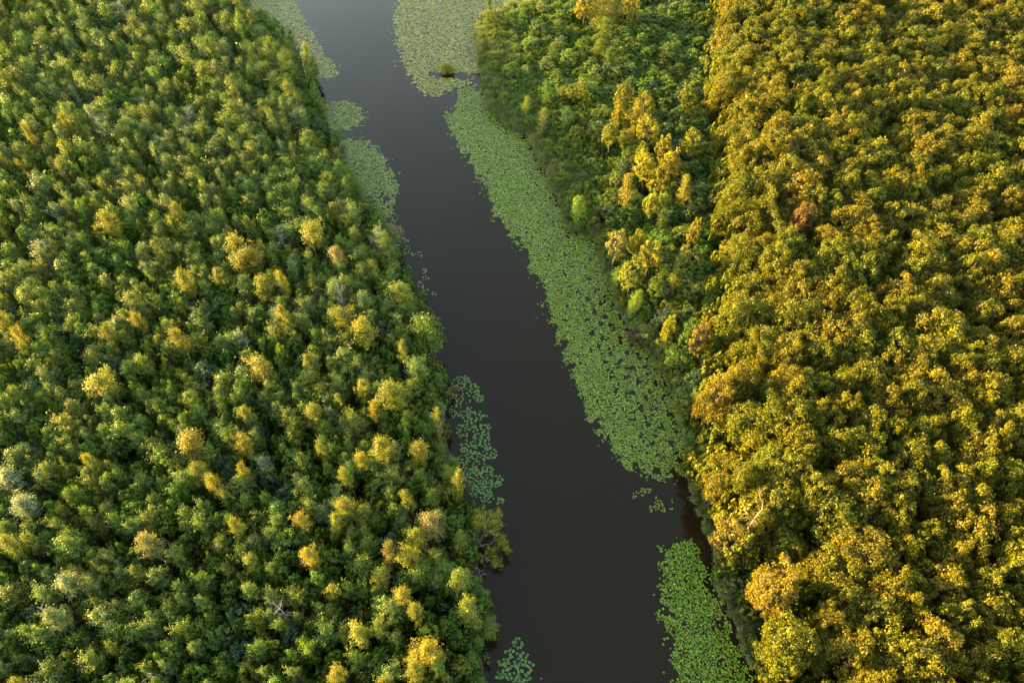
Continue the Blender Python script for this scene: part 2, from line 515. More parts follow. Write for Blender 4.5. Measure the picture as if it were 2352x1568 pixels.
def frame_half(y, pad):
    """Half width of the view on the ground at y, plus a margin."""
    d = y * CP + CAM_H * SP
    return max(40.0, d * (PW / 2) / FPX) + pad


PATCH = lambda x, y, s: math.sin(x / s + 1.3 * math.sin(y / s * 0.7)) * math.cos(y / s * 0.83 + 0.9 * math.sin(x / s * 0.6))
# left wood
cands = np.stack([rng.uniform(-300, 40, 190000), rng.uniform(2, 250, 190000)], 1)
for x, y in cands:
    lim = float(xL(y))
    if x > lim - 0.5 + 1.3 * PATCH(11, y, 2.6):
        continue
    if x < -frame_half(y, 55):
        continue
    u, v, d = seen((x, y, 8))
    s = np.interp(y, [10, 60, 120, 200], [1.6, 1.85, 2.3, 2.8])
    s *= rng.uniform(0.74, 1.42)
    if x < -frame_half(y, 8) or y > 235:
        s *= 1.4
    if not plan.ok(x, y, s):
        continue
    plan.add(x, y, s)
    edge = lim - x
    pv = PATCH(x, y, 14)
    birch = rng.random() < 0.6 + 0.2 * pv
    hh = np.interp(y, [20, 90, 130, 180], [9.0, 9.8, 11.8, 13.4]) + 0.5 * PATCH(x + 40, y - 13, 23) + rng.normal() * 0.42 + (rng.random() < 0.06) * rng.uniform(0.6, 1.4)
    hh += np.interp(edge, [0, 70, 120], [-0.6, 1.4, 3.4])
    if edge < 5:
        hh *= np.interp(edge, [0, 5], [0.5 if y < 110 else 0.66, 0.95]) * rng.uniform(0.68, 1.25)
    w = s / 2.6
    if birch:
        tn = rng.choice(['green', 'grey green', 'olive green', 'yellow green', 'fresh green', 'silvery green'], p=[.36, .24, .20, .08, .09, .03])
        plant('birch_tree', x, y, 1.75 * w * rng.uniform(0.75, 1.25), hh, tn)
    else:
        tn = rng.choice(['green', 'deep green', 'fresh green', 'olive green', 'bluish green', 'grey green'], p=[.30, .22, .18, .10, .10, .10])
        plant('alder_tree', x, y, 1.85 * w * rng.uniform(0.75, 1.25), hh * rng.uniform(0.84, 0.98), tn)

# right bank: a scrub of willow shrubs with young birches, then the oak wood
RIGHT_TALL = [
    (1440, 208, 22, T), (1478, 232, 20, T), (1462, 262, 22, T), (1500, 285, 22, T), (1425, 255, 16, T), (1405, 300, 20, T), (1435, 322, 20, 'yellow green'), (1528, 338, 20, T), (1490, 372, 28, T),
    (1545, 362, 24, T), (1475, 345, 18, T), (1512, 398, 24, T), (1600, 325, 26, T), (1590, 215, 18, T), (1447, 432, 20, T), (1490, 452, 18, T), (1525, 475, 18, 'yellow green'),
    (1576, 432, 16, T), (1397, 545, 22, 'pinkish brown'), (1470, 547, 18, T), (1497, 577, 24, T), (1455, 610, 26, T), (1432, 688, 16, 'lime green'), (1520, 510, 18, 'olive green'), (1592, 520, 16, T),
    (1390, 60, 24, 'olive green'), (1372, 110, 20, 'yellow green'), (1400, 135, 24, 'olive green'), (1345, 190, 20, 'fresh green'), (1335, 215, 20, 'yellow green'), (1130, 45, 20, 'olive green'), (1125, 20, 14, 'green'),
    (1420, 10, 24, T), (1385, 2, 24, T), (1455, 5, 20, T), (1345, 6, 18, T), (1560, 590, 14, T), (1500, 745, 12, T), (1550, 655, 16, 'olive green'), (1450, 45, 20, 'olive green'), (1335, 470, 16, 'lime green'),
    (1325, 482, 16, 'fresh green'), (1205, 240, 14, 'lime green'), (1260, 208, 16, 'fresh green'), (1242, 275, 14, 'yellow green'), (1302, 265, 16, 'fresh green'), (1690, 1228, 40, 'orange tinged'),
    (1655, 1120, 30, 'olive green'), (1400, 640, 18, 'fresh green'), (1425, 560, 14, 'fresh green'), (1610, 765, 22, 'orange tinged'),
]
for (u, v, rp, tn) in RIGHT_TALL:
    gold = tn in (T, 'pinkish brown', 'orange tinged')
    h = rng.uniform(10.8, 12.4) if gold else rng.uniform(6.2, 8.2)
    p = at(u, v, h - 2.0)
    r = rp * seen(p)[2] / FPX
    x = max(p[0], float(xR(p[1])) + 0.8)
    ald = rng.random() < (0.75 if gold else 0.4)
    plant('alder_tree' if ald else 'birch_tree', x, p[1], max(1.0, r) * (0.98 if ald else 1.0), h, tn, 'tall')
    plan.add(x, p[1], max(1.6, r * 1.3))
RUST = at(1828, 500, 15.5)
OAK_SPECIAL = [(1828, 500, 'rusty brown', 2.3), (1800, 1335, 'orange tinged', 2.7), (1690, 850, 'oak ochre', 2.8), (1790, 205, 'oak ochre', 3.0), (1655, 880, 'oak ochre', 2.6), (1830, 1440, 'oak green', 3.2),
               (1662, 1060, 'oak ochre', 2.6), (1655, 1108, 'oak ochre', 2.4)]
for (u, v, tn, r) in OAK_SPECIAL:
    ho = 11.5 if u < 1700 and v > 1000 else 17.0
    p = at(u, v, ho - 2.5)
    plant('oak_tree', p[0], p[1], r, ho, tn, 'tall')
    plan.add(p[0], p[1], r * 1.55)
cands = np.stack([rng.uniform(0, 300, 60000), rng.uniform(0, 262, 60000)], 1)
for x, y in cands:                                   # oaks first, the scrub fills up to them
    if x > frame_half(y, 22):
        continue
    eo = float(xO(y)) + np.interp(y, [20, 50, 62, 90], [7.4, 6.4, 4.0, 2.6]) + 2.2 * PATCH(7, y, 5.5) + rng.normal() * 0.8
    if x < eo:
        continue
    s = np.interp(y, [10, 80, 200], [2.9, 3.6, 4.4]) * rng.uniform(0.78, 1.28)
    if not plan.ok(x, y, s):
        continue
    plan.add(x, y, s)
    gr = float(np.interp(y, [60, 170], [0.0, 0.22]))
    tn = rng.choice(['oak green', 'oak olive', 'oak dark', 'oak ochre'], p=[.40 - gr / 2, .30 - gr / 2, .14 + gr, .16])
    hh = 16.0 + rng.normal() * 0.45 + 0.5 * PATCH(x, y, 19)
    if rng.random() < 0.07:
        hh *= 0.82
    hh += np.interp(x - eo, [0, 60], [0.0, float(np.interp(y, [40, 150], [3.6, 1.4]))])
    if x - eo < 6:
        hh *= rng.uniform(0.82, 1.0)
    plant('oak_tree', x, y, s * 0.92 * rng.uniform(0.9, 1.15), hh, tn)
cands = np.stack([rng.uniform(-30, 120, 70000), rng.uniform(0, 262, 70000)], 1)
REED_W = lambda y: np.interp(y, [20, 55, 62, 95, 110, 118, 190, 215], [1.5, 2.5, 1.0, 1.0, 4.0, 7.0, 12.0, 19.0])
for x, y in cands:
    e = float(xR(y))
    w = float(REED_W(y))
    if x < e + w * 0.75 * (1 if rng.random() < 0.8 else 0.35) or x > float(xO(y)) + 3:
        continue
    s = np.interp(y, [20, 120, 200], [1.7, 1.9, 2.3]) * rng.uniform(0.85, 1.2)
    if not plan.ok(x, y, s):
        continue
    plan.add(x, y, s)
    inl = (x - e) / max(4.0, float(xO(y)) - e)
    low = y < 62
    tn = rng.choice(['green', 'grey green', 'deep green', 'bluish green', 'olive green', 'fresh green'], p=[.28, .24, .10, .04, .25, .09])
    if rng.random() < np.clip(inl - 0.12, 0, 0.6) and not low:
        plant('alder_tree', x, y, s * 0.95, rng.uniform(4.4, 6.6), tn)
    else:
        plant('willow_shrub', x, y, s * 0.85, rng.uniform(1.9, 3.2) + 1.8 * inl, 'bluish green' if low and rng.random() < .6 else tn)
p = at(1460, 775, 1.5)
plant('willow_shrub', p[0], p[1], 1.5, 2.2, 'reddish brown', 'rust')

# ------------------------------------------------------------------ which trees catch the sun (for true labels)
TX = np.array([[t['x'], t['y'], t['z'], t['r'], t['h']] for t in TREES])
sh = sun_dir[:2] / np.linalg.norm(sun_dir[:2])
tanE = math.tan(R(SUN_EL))
depth_all = seen(np.stack([TX[:, 0], TX[:, 1], TX[:, 4] * 0.75], 1))
order_l = np.argsort(TX[:, 0])
for i, t in enumerate(TREES):
    dx, dy = TX[:, 0] - t['x'], TX[:, 1] - t['y']
    al = dx * sh[0] + dy * sh[1]
    ac = np.abs(-dx * sh[1] + dy * sh[0])
    m = (al > 0.5) & (al < 90) & (ac < TX[:, 3] * 0.75 + t['r'] * 0.3)
    blk = (TX[m, 2] + TX[m, 4] * 0.97 - al[m] * tanE)
    t['lit'] = t['h'] + t['z'] - (blk.max() if m.any() else 0.0)
    t['u'], t['v'], t['d'] = (float(depth_all[k][i]) for k in range(3))
    t['inview'] = (-20 < t['u'] < PW + 20) and (-20 < t['v'] < PH + 25)

LIMIT = 296
INDIV, REST = {}, {}
for kind in ('birch_tree', 'alder_tree', 'oak_tree', 'willow_shrub'):
    ts = [t for t in TREES if t['kind'] == kind]
    key = lambda t: -(t['r'] * math.sqrt(t['h']) / t['d']) * (1.6 if t['note'] else 1.0) * (1.15 if t['lit'] > 1.5 else 1.0)
    vis = sorted([t for t in ts if 0 < t['u'] < PW and 0 < t['v'] < PH], key=key)
    INDIV[kind] = vis[:LIMIT]
    ids = {id(t) for t in INDIV[kind]}
    REST[kind] = [t for t in ts if id(t) not in ids]

CATEGORY = {'birch_tree': 'birch', 'alder_tree': 'alder', 'oak_tree': 'oak', 'willow_shrub': 'shrub'}
GROUP = {'birch_tree': 'birches of the wood', 'alder_tree': 'alders of the wood', 'oak_tree': 'oaks of the right hand wood', 'willow_shrub': 'willow shrubs along the right bank'}
USED = {}


MARKS = [('lone clump of reeds', 1026, 160), ('small oval lily patch', 785, 268), ('round left lily bed', 845, 410), ('tiny lily raft', 975, 640),
         ('loose bluish lily raft', 1095, 1010), ('tree leaning over water', 1120, 1230), ('lily raft at bottom', 1185, 1520), ('rust brown oak', 1828, 500),
         ('bare forked snag', 1728, 1185), ('bottom right lily bed', 1600, 1400), ('top left corner', 20, 20), ('top right corner', 2332, 20),
         ('bottom left corner', 20, 1548), ('bottom right corner', 2332, 1548), ('left edge at midheight', 0, 784), ('right edge at midheight', 2352, 784),
         ('big golden birch clump', 545, 590), ('tall bright golden birch', 787, 725), ('silvery birch pair', 60, 1130), ('pale grey lower birches', 140, 1385),
         ('broad lower golden birch', 437, 1035), ('orange tinged birch', 1690, 1228), ('orange tinged oak', 1800, 1335), ('pinkish birch by lilies', 1397, 545),
         ('lime green birch', 1432, 688), ('reddish brown shrub', 1460, 775), ('golden scrub birch group', 1480, 290), ('long golden birch', 600, 838),
         ('pinkish lower birch', 343, 1272), ('narrow top lily bed', 690, 80), ('wide top lily bed', 1000, 80), ('top end of oaks', 1650, 10),
         ('bottom end of oaks', 1790, 1550), ('ochre oak at edge', 1650, 1090), ('bare pole by water', 640, 235), ('grey twiggy birch', 775, 655),
         ('topmost golden scrub birches', 1415, 8), ('middle of bottom edge', 880, 1560), ('middle of oak wood', 2010, 780), ('upper golden birch pair', 75, 305)]
ORD = ['nearest', 'second', 'third', 'fourth', 'fifth', 'sixth', 'seventh', 'eighth', 'ninth', 'tenth', 'eleventh', 'twelfth', 'thirteenth', 'fourteenth']
DIRS = ['right of', 'below right of', 'below', 'below left of', 'left of', 'above left of', 'above', 'above right of']


def place_words(items, look, marks, cap):
    """One label each: its look, then its rank from a thing that one can find, e.g. «second shaded green birch above the lone clump of reeds»."""
    groups = {}
    for t in items:
        lk = look(t)
        ds = sorted((math.hypot(t['u'] - u, t['v'] - v), nm, u, v) for nm, u, v in marks)
        for dd, nm, u, v in ds[:7]:
            di = DIRS[int(round(math.atan2(t['v'] - v, t['u'] - u) / (math.pi / 4))) % 8]
            g = groups.setdefault((lk, nm, di), [])
            if len(g) < cap:
                break
        g.append((dd, id(t), t))
    for (lk, nm, di), g in groups.items():
        g.sort(key=lambda q: q[:2])
        for k, (_, _, t) in enumerate(g):
            o = '' if len(g) == 1 else ORD[min(k, len(ORD) - 1)] + ' '
            t['label'] = '%s%s %s the %s' % (o, lk, di, nm)


def look_of(t):
    k = t['kind']
    tone = {'oak green': 'green', 'oak olive': 'olive', 'oak dark': 'dark green', 'oak ochre': 'ochre', 'golden': 'golden green'}.get(t['tint'], t['tint'])
    state = 'sunlit' if t['lit'] > 2.2 else ('gold-tipped' if t['lit'] > 0.7 else 'shaded')
    size = {'birch_tree': 'slender', 'alder_tree': 'rounded', 'oak_tree': 'broad', 'willow_shrub': 'low'}[k]
    if k == 'oak_tree' and t['r'] < 3.1:
        size = 'smaller'
    if t['note'] == 'tall' and k == 'birch_tree':
        size = 'tall'
    if k != 'oak_tree' and not t['note'] and t['r'] * t['ax'] > 2.2:
        size = 'wide'
    noun = {'birch_tree': 'birch', 'alder_tree': 'alder', 'oak_tree': 'oak', 'willow_shrub': 'willow shrub'}[k]
    return '%s %s %s %s' % (size, state, tone, noun)


def pct(a, b):
    return int(round(min(99, max(1, 100.0 * a / b))))


for ts in INDIV.values():
    place_words(ts, look_of, MARKS, 4)


def thing(name, loc, label, cat, group=None, rot=0.0):
    o = bpy.data.objects.new(name, None)
    o.empty_display_size = 0.5
    o.location = loc
    o.rotation_euler = (0, 0, rot)
    o['label'], o['category'] = label, cat
    if group:
        o['group'] = group
    COL.objects.link(o)
    return o


FIRST = {}
for kind, ts in INDIV.items():
    mods = MODELS[kind]
    for t in ts:
        crown_me, trunk_me, h0, r0 = mods[t['proto']]
        root = thing(kind, (t['x'], t['y'], t['z']), t['label'], CATEGORY[kind], GROUP[kind], t['rot'])
        key = (kind, t['proto'])
        sc = (t['r'] / r0 * t['ax'], t['r'] / r0 * t['ay'], t['h'] / h0)
        root.rotation_euler = (t['tilt'][0], t['tilt'][1], t['rot'])
        if key not in FIRST:
            cr = mesh_obj('crown', crown_me, root)
            tr = mesh_obj('trunk' if kind != 'willow_shrub' else 'stems', trunk_me, root)
            FIRST[key] = (cr, tr)
        else:
            cr, tr = FIRST[key][0].copy(), FIRST[key][1].copy()
            COL.objects.link(cr); COL.objects.link(tr)
            cr.parent = root; tr.parent = root
        cr.scale = tr.scale = sc
        tr.scale = (min(sc[0], 0.95), min(sc[1], 0.95), sc[2])
        cr['tint'] = [float(c) for c in t['rgb']]


# ------------------------------------------------------------------ the rest of each kind: one scattered object per kind
def scatter(name, label, pts, rots, scls, protos, rgbs, sources, tilt=None):
    """sources: list per variant of lists of objects to set on the points of that variant."""
    me = bpy.data.meshes.new(name)
    n = len(pts)
    me.vertices.add(n)
    me.vertices.foreach_set('co', np.asarray(pts, np.float32).ravel())
    rot3 = np.zeros((n, 3), np.float32)
    if tilt is not None:
        rot3[:, :2] = tilt
    rot3[:, 2] = rots
    for an, ty, field, data in (('rot', 'FLOAT_VECTOR', 'vector', rot3), ('scl', 'FLOAT_VECTOR', 'vector', np.asarray(scls, np.float32)),
                                ('variant', 'INT', 'value', np.asarray(protos, np.int32)), ('tint', 'FLOAT_VECTOR', 'vector', np.asarray(rgbs, np.float32))):
        a = me.attributes.new(an, ty, 'POINT')
        a.data.foreach_set(field, data.ravel())
    o = mesh_obj(name, me)
    o['kind'] = 'stuff'
    o['label'] = label
    ng = bpy.data.node_groups.new(name, 'GeometryNodeTree')
    ng.interface.new_socket('Geometry', in_out='INPUT', socket_type='NodeSocketGeometry')
    ng.interface.new_socket('Geometry', in_out='OUTPUT', socket_type='NodeSocketGeometry')
    N, L = ng.nodes, ng.links
    gi, go, jn = N.new('NodeGroupInput'), N.new('NodeGroupOutput'), N.new('GeometryNodeJoinGeometry')

    def attr(nm, ty):
        k = N.new('GeometryNodeInputNamedAttribute')
        k.data_type = ty
        k.inputs['Name'].default_value = nm
        return k.outputs['Attribute']
    rv, sv, vv = attr('rot', 'FLOAT_VECTOR'), attr('scl', 'FLOAT_VECTOR'), attr('variant', 'INT')
    mp = N.new('GeometryNodeMeshToPoints')
    L.new(gi.outputs[0], mp.inputs[0])
    for k, objs in enumerate(sources):
        cmp_ = N.new('FunctionNodeCompare')
        cmp_.data_type = 'INT'
        cmp_.operation = 'EQUAL'
        L.new(vv, cmp_.inputs[2])
        cmp_.inputs[3].default_value = k
        for ob in objs:
            oi = N.new('GeometryNodeObjectInfo')
            oi.inputs['Object'].default_value = ob
            oi.inputs['As Instance'].default_value = True
            oi.transform_space = 'ORIGINAL'
            ip = N.new('GeometryNodeInstanceOnPoints')
            L.new(mp.outputs[0], ip.inputs['Points'])
            L.new(cmp_.outputs[0], ip.inputs['Selection'])
            L.new(oi.outputs['Geometry'], ip.inputs['Instance'])
            L.new(rv, ip.inputs['Rotation'])
            L.new(sv, ip.inputs['Scale'])
            L.new(ip.outputs[0], jn.inputs[0])
    L.new(jn.outputs[0], go.inputs[0])
    md = o.modifiers.new('scatter', 'NODES')
    md.node_group = ng
    return o


STUFF_NAME = {'birch_tree': ('birch_woods', 'rest of the birch wood, crowns running together on both banks'),
              'alder_tree': ('alder_woods', 'rest of the rounded dark green alders among the birches'),
              'oak_tree': ('oak_woods', 'rest of the sunlit oak wood behind the right bank'),
              'willow_shrub': ('willow_scrub', 'rest of the low grey green scrub behind the reeds')}
for kind, ts in REST.items():
    if not ts:
        continue
    mods = MODELS[kind]
    src = []
    for k in range(len(mods)):
        if (kind, k) not in FIRST:
            FIRST[(kind, k)] = None
        src.append(list(FIRST[(kind, k)] or ()))
    scatter(STUFF_NAME[kind][0], STUFF_NAME[kind][1], [(t['x'], t['y'], t['z']) for t in ts], [t['rot'] for t in ts],
            [(t['r'] / mods[t['proto']][3] * t['ax'], t['r'] / mods[t['proto']][3] * t['ay'], t['h'] / mods[t['proto']][2]) for t in ts],
            [t['proto'] for t in ts], [t['rgb'] for t in ts], src, np.array([t['tilt'] for t in ts]))


def inst_obj(name, me):
    """A mesh kept off the scene, only used as the piece that a scatter sets out."""
    return bpy.data.objects.new(name, me)


# undergrowth below the trees of both woods
up, us, uz = [], [], []
plan_u = Plan(3.0)
for x, y in np.stack([rng.uniform(-210, 200, 60000), rng.uniform(0, 235, 60000)], 1):
    el, er = float(xL(y)), float(xR(y))
    if abs(x) > frame_half(y, 12) or (el + 0.1 + 1.5 * max(0.0, PATCH(3, y, 3.1)) < x < er + (-0.5 + 0.8 * PATCH(5, y, 2.7) if y < 64 else float(REED_W(y)) * 0.8)):
        continue
    oak = x > float(xO(y))
    s = 2.5 if oak else (1.3 if (x < 0 and el - x < 1.8) or x > er - 2 else 1.9)
    if not plan_u.ok(x, y, s):
        continue
    plan_u.add(x, y, s)
    up.append((x, y, 0.3)); us.append(s)
    uz.append(rng.uniform(2.2, 4.2) if oak else (rng.uniform(0.6, 1.1) if el - x < 1.8 and x < 0 else (rng.uniform(1.5, 2.9) if x < el else rng.uniform(0.7, 1.25))))
us, uz = np.array(us), np.array(uz)
n = len(up)
bsrc = [[inst_obj('bush', m[0])] for m in MODELS['bush']]
scatter('undergrowth', 'dense green undergrowth filling the ground between the trees', up, rng.uniform(0, 6.28, n),
        np.stack([us / 1.9 * rng.uniform(.8, 1.2, n), us / 1.9 * rng.uniform(.8, 1.2, n), uz], 1), rng.integers(0, 4, n),
        np.array([shade_of(rng.choice(['oak green', 'oak dark'] if p_[0] > float(xO(p_[1])) - 1 else ['green', 'deep green', 'fresh green', 'olive green'])) for p_ in up]), bsrc)


# ------------------------------------------------------------------ reeds
def reed_model(i):
    k = 130
    a, rr = rng.uniform(0, 6.28, k), np.sqrt(rng.random(k)) * 0.75
    base = np.stack([np.cos(a) * rr, np.sin(a) * rr, np.zeros(k)], 1)
    h = rng.uniform(1.7, 2.6, k)
    lean = np.stack([rng.normal(size=k) * 0.22 + 0.12, rng.normal(size=k) * 0.22, np.ones(k)], 1)
    C, A, L, Nn = [], [], [], []
    for f0, f1, spr in ((0.0, 0.55, 0.0), (0.45, 1.0, 0.35)):
        d = lean + np.stack([rng.normal(size=k), rng.normal(size=k), np.zeros(k)], 1) * spr
        mid = base + lean * (h * (f0 + f1) / 2)[:, None]
        C.append(mid); A.append(d); L.append(h * (f1 - f0) * 1.1)
        Nn.append(np.stack([np.cos(a), np.sin(a), np.full(k, 0.3)], 1) + rng.normal(size=(k, 3)) * 0.4)
    C, A, L, Nn = map(np.concatenate, (C, A, L, Nn))
    return leaf_mesh('blades', C, Nn, L, rng.uniform(0.05, 0.10, len(C)), M_REED, A)


REEDS = [reed_model(i) for i in range(4)]
rp, rs = [], []
plan_r = Plan(2.0)
for x, y in np.stack([rng.uniform(-20, 90, 60000), rng.uniform(12, 232, 60000)], 1):
    e = float(xR(y))
    w = float(REED_W(y)) + 1.5 * math.sin(y * 0.7) + 1.0
    if not (e - 0.25 < x < e + w) or (62 < y < 96 and rng.random() < 0.4):
        continue
    s = 0.62 if y < 120 else 0.8
    if not plan_r.ok(x, y, s):
        continue
    plan_r.add(x, y, s)
    rp.append((x, y, 0.0)); rs.append(rng.uniform(0.8, 1.25) * s / 0.8)
rs = np.array(rs)
n = len(rp)
RC = np.array([(0.120, 0.165, 0.080), (0.110, 0.155, 0.065), (0.095, 0.150, 0.062), (0.140, 0.165, 0.085)])
scatter('reeds', 'grey green reed bed along the right bank', rp, rng.uniform(0, 6.28, n), np.stack([rs, rs, rs * rng.uniform(.85, 1.15, n)], 1), rng.integers(0, 4, n),
        RC[rng.integers(0, 4, n)] * rng.uniform(.85, 1.2, (n, 1)), [[inst_obj('blades', m)] for m in REEDS])

# single clump of reeds out among the lily pads
p = at(1026, 160, 0.8)
rt = thing('reed_clump', (p[0], p[1], 0), 'lone olive clump of reeds standing among lily pads off the upper right bank', 'reed clump')
for k in range(9):
    b = mesh_obj('blades', REEDS[k % 4], rt)
    a_ = k * 2.4
    q_ = 0.42 * math.sqrt(k)
    b.location = (math.cos(a_) * q_ * 1.3, math.sin(a_) * q_, 0)
    b.rotation_euler = (-math.sin(a_) * 0.12 * q_, math.cos(a_) * 0.12 * q_, k * 1.1)
    b.scale = (0.8, 0.8, rng.uniform(0.8, 1.25) - 0.25 * q_)
    b['tint'] = [0.230, 0.235, 0.070]


# ------------------------------------------------------------------ water lilies
def pad_model(i):
    bm = bmesh.new()
    m = 14
    c = bm.verts.new((0.05, 0, 0.01))
    ring = []
    for k in range(m):
        a = 0.28 + (2 * math.pi - 0.56) * k / (m - 1)
        rr = 0.5 * (1 + 0.06 * rng.normal())
        ring.append(bm.verts.new((math.cos(a) * rr, math.sin(a) * rr * 0.9, 0.012 + 0.03 * abs(rng.normal()))))
    for k in range(m - 1):
        bm.faces.new((c, ring[k], ring[k + 1]))
    bm.normal_update()
    ext = bmesh.ops.solidify(bm, geom=bm.faces[:], thickness=0.012)
    me = bm_mesh('lily_pad', bm, M_PAD, False)
    a = me.attributes.new('leafrand', 'FLOAT', 'FACE')
    a.data.foreach_set('value', rng.uniform(0.2, 0.7, len(me.polygons)).astype(np.float32))
    return me


PADS = [pad_model(i) for i in range(5)]
POLY = {
    'upper left': ([(540, -20), (672, -20), (676, 10), (690, 40), (712, 72), (732, 115), (776, 165), (765, 180), (735, 180), (715, 155), (690, 115), (640, 100), (600, 78), (580, 45)], 0.30, 0.90),
    'small oval': ([(720, 268), (745, 246), (765, 235), (800, 233), (826, 250), (837, 275), (812, 295), (775, 303), (735, 298)], 0.27, 0.94),
    'big left': ([(755, 330), (780, 318), (818, 318), (862, 340), (886, 375), (911, 425), (907, 455), (900, 490), (876, 508), (840, 470), (810, 420), (775, 380)], 0.28, 0.93),
    'upper right': ([(918, -20), (1290, -20), (1240, 5), (1190, 22), (1112, 38), (1096, 60), (1096, 85), (1104, 125), (1106, 165), (1040, 178), (1075, 185), (1090, 178), (1060, 200), (1035, 205), (996, 224), (970, 212),
                     (946, 178), (926, 140), (910, 82), (908, 40)], 0.31, 0.92),
    'long right': ([(1056, 205), (1095, 193), (1118, 240), (1140, 252), (1170, 282), (1215, 320), (1240, 375), (1265, 430), (1290, 490), (1312, 525), (1368, 540), (1380, 600), (1400, 650), (1412, 710), (1448, 752),
                    (1495, 812), (1522, 860), (1550, 930), (1572, 1000), (1578, 1095), (1535, 1086), (1490, 1086), (1440, 1066), (1410, 1046), (1400, 1012), (1366, 972), (1340, 912), (1315, 852), (1300, 800), (1276, 747),
                    (1256, 712), (1250, 652), (1216, 612), (1210, 577), (1180, 540), (1140, 497), (1126, 452), (1101, 402), (1066, 352), (1040, 302), (1026, 266), (1052, 242)], 0.27, 0.86),
    'lower right': ([(1524, 1266), (1560, 1250), (1598, 1252), (1605, 1275), (1612, 1312), (1632, 1352), (1656, 1422), (1682, 1482), (1712, 1532), (1725, 1590), (1560, 1590), (1548, 1545), (1552, 1500), (1536, 1440), (1524, 1382)], 0.32, 0.88),
}
LOOSE = {   # loose leaves: clusters (u, v, radius in photo px, count), leaf size
    'left': ([(1055, 880, 14, 12), (1072, 872, 8, 5), (1085, 895, 14, 12), (1060, 915, 18, 12), (1100, 910, 12, 8), (1045, 945, 12, 9), (1075, 950, 16, 12), (1110, 950, 10, 5), (1090, 975, 16, 14), (1062, 990, 14, 10), (1120, 985, 10, 6),
              (1105, 1010, 18, 18), (1075, 1030, 18, 18), (1125, 1040, 14, 12), (1060, 1060, 16, 14), (1100, 1055, 14, 10), (1085, 1090, 18, 22), (1118, 1085, 14, 12), (1110, 1115, 18, 20), (1142, 1105, 12, 9), (1090, 1125, 14, 14),
              (1120, 1140, 14, 14), (1148, 1150, 8, 5)], 0.40),
    'bottom': ([(1190, 1478, 12, 8), (1170, 1500, 10, 6), (1200, 1505, 12, 7), (1160, 1525, 14, 10), (1190, 1530, 12, 9), (1215, 1530, 9, 5), (1205, 1555, 14, 11), (1175, 1557, 12, 9), (1150, 1550, 10, 7)], 0.43),
    'isle': ([(965, 583, 6, 5), (950, 584, 5, 4), (973, 620, 7, 7), (978, 640, 6, 5), (965, 655, 8, 8), (980, 668, 8, 6), (998, 674, 5, 4), (943, 575, 3, 2)], 0.30),
    'mid right': ([(1460, 1137, 8, 5), (1475, 1130, 8, 7), (1488, 1124, 6, 5), (1500, 1168, 8, 7), (1514, 1160, 8, 7), (1525, 1170, 5, 4), (1510, 1148, 7, 4), (1542, 1168, 3, 2)], 0.31),
    'stray': ([(905, 500, 10, 14), (890, 490, 12, 14), (895, 515, 10, 10), (918, 525, 9, 9), (925, 540, 9, 9), (935, 560, 8, 7), (930, 580, 8, 6), (915, 600, 8, 5), (940, 615, 6, 4), (1505, 1095, 8, 6), (1480, 1090, 8, 5), (1420, 1052, 8, 5), (1385, 1008, 6, 4), (1395, 1000, 6, 4), (1600, 1285, 7, 5), (1617, 1320, 6, 4), (1640, 1350, 6, 4), (1640, 1380, 6, 4), (1545, 1150, 3, 2), (1552, 1500, 5, 3), (1555, 1525, 4, 3), (1245, 1560, 3, 1)], 0.27),
}


def inside(poly, q):
    x, y = q[:, 0], q[:, 1]
    res = np.zeros(len(q), bool)
    for (x0, y0), (x1, y1) in zip(poly, poly[1:] + poly[:1]):
        c = (y0 > y) != (y1 > y)
        with np.errstate(divide='ignore', invalid='ignore'):
            res ^= c & (x < (x1 - x0) * (y - y0) / (y1 - y0) + x0)
    return res


def blotch(q, s, seed):
    """Smooth random field about 0, several waves."""
    g = np.random.default_rng(seed)
    f = np.zeros(len(q))
    for k in range(10):
        a = g.uniform(0, 6.28)
        w = g.uniform(0.6, 2.4) / s
        f += np.sin((q[:, 0] * math.cos(a) + q[:, 1] * math.sin(a)) * w * 6.28 + g.uniform(0, 6.28))
    return f / 3.2


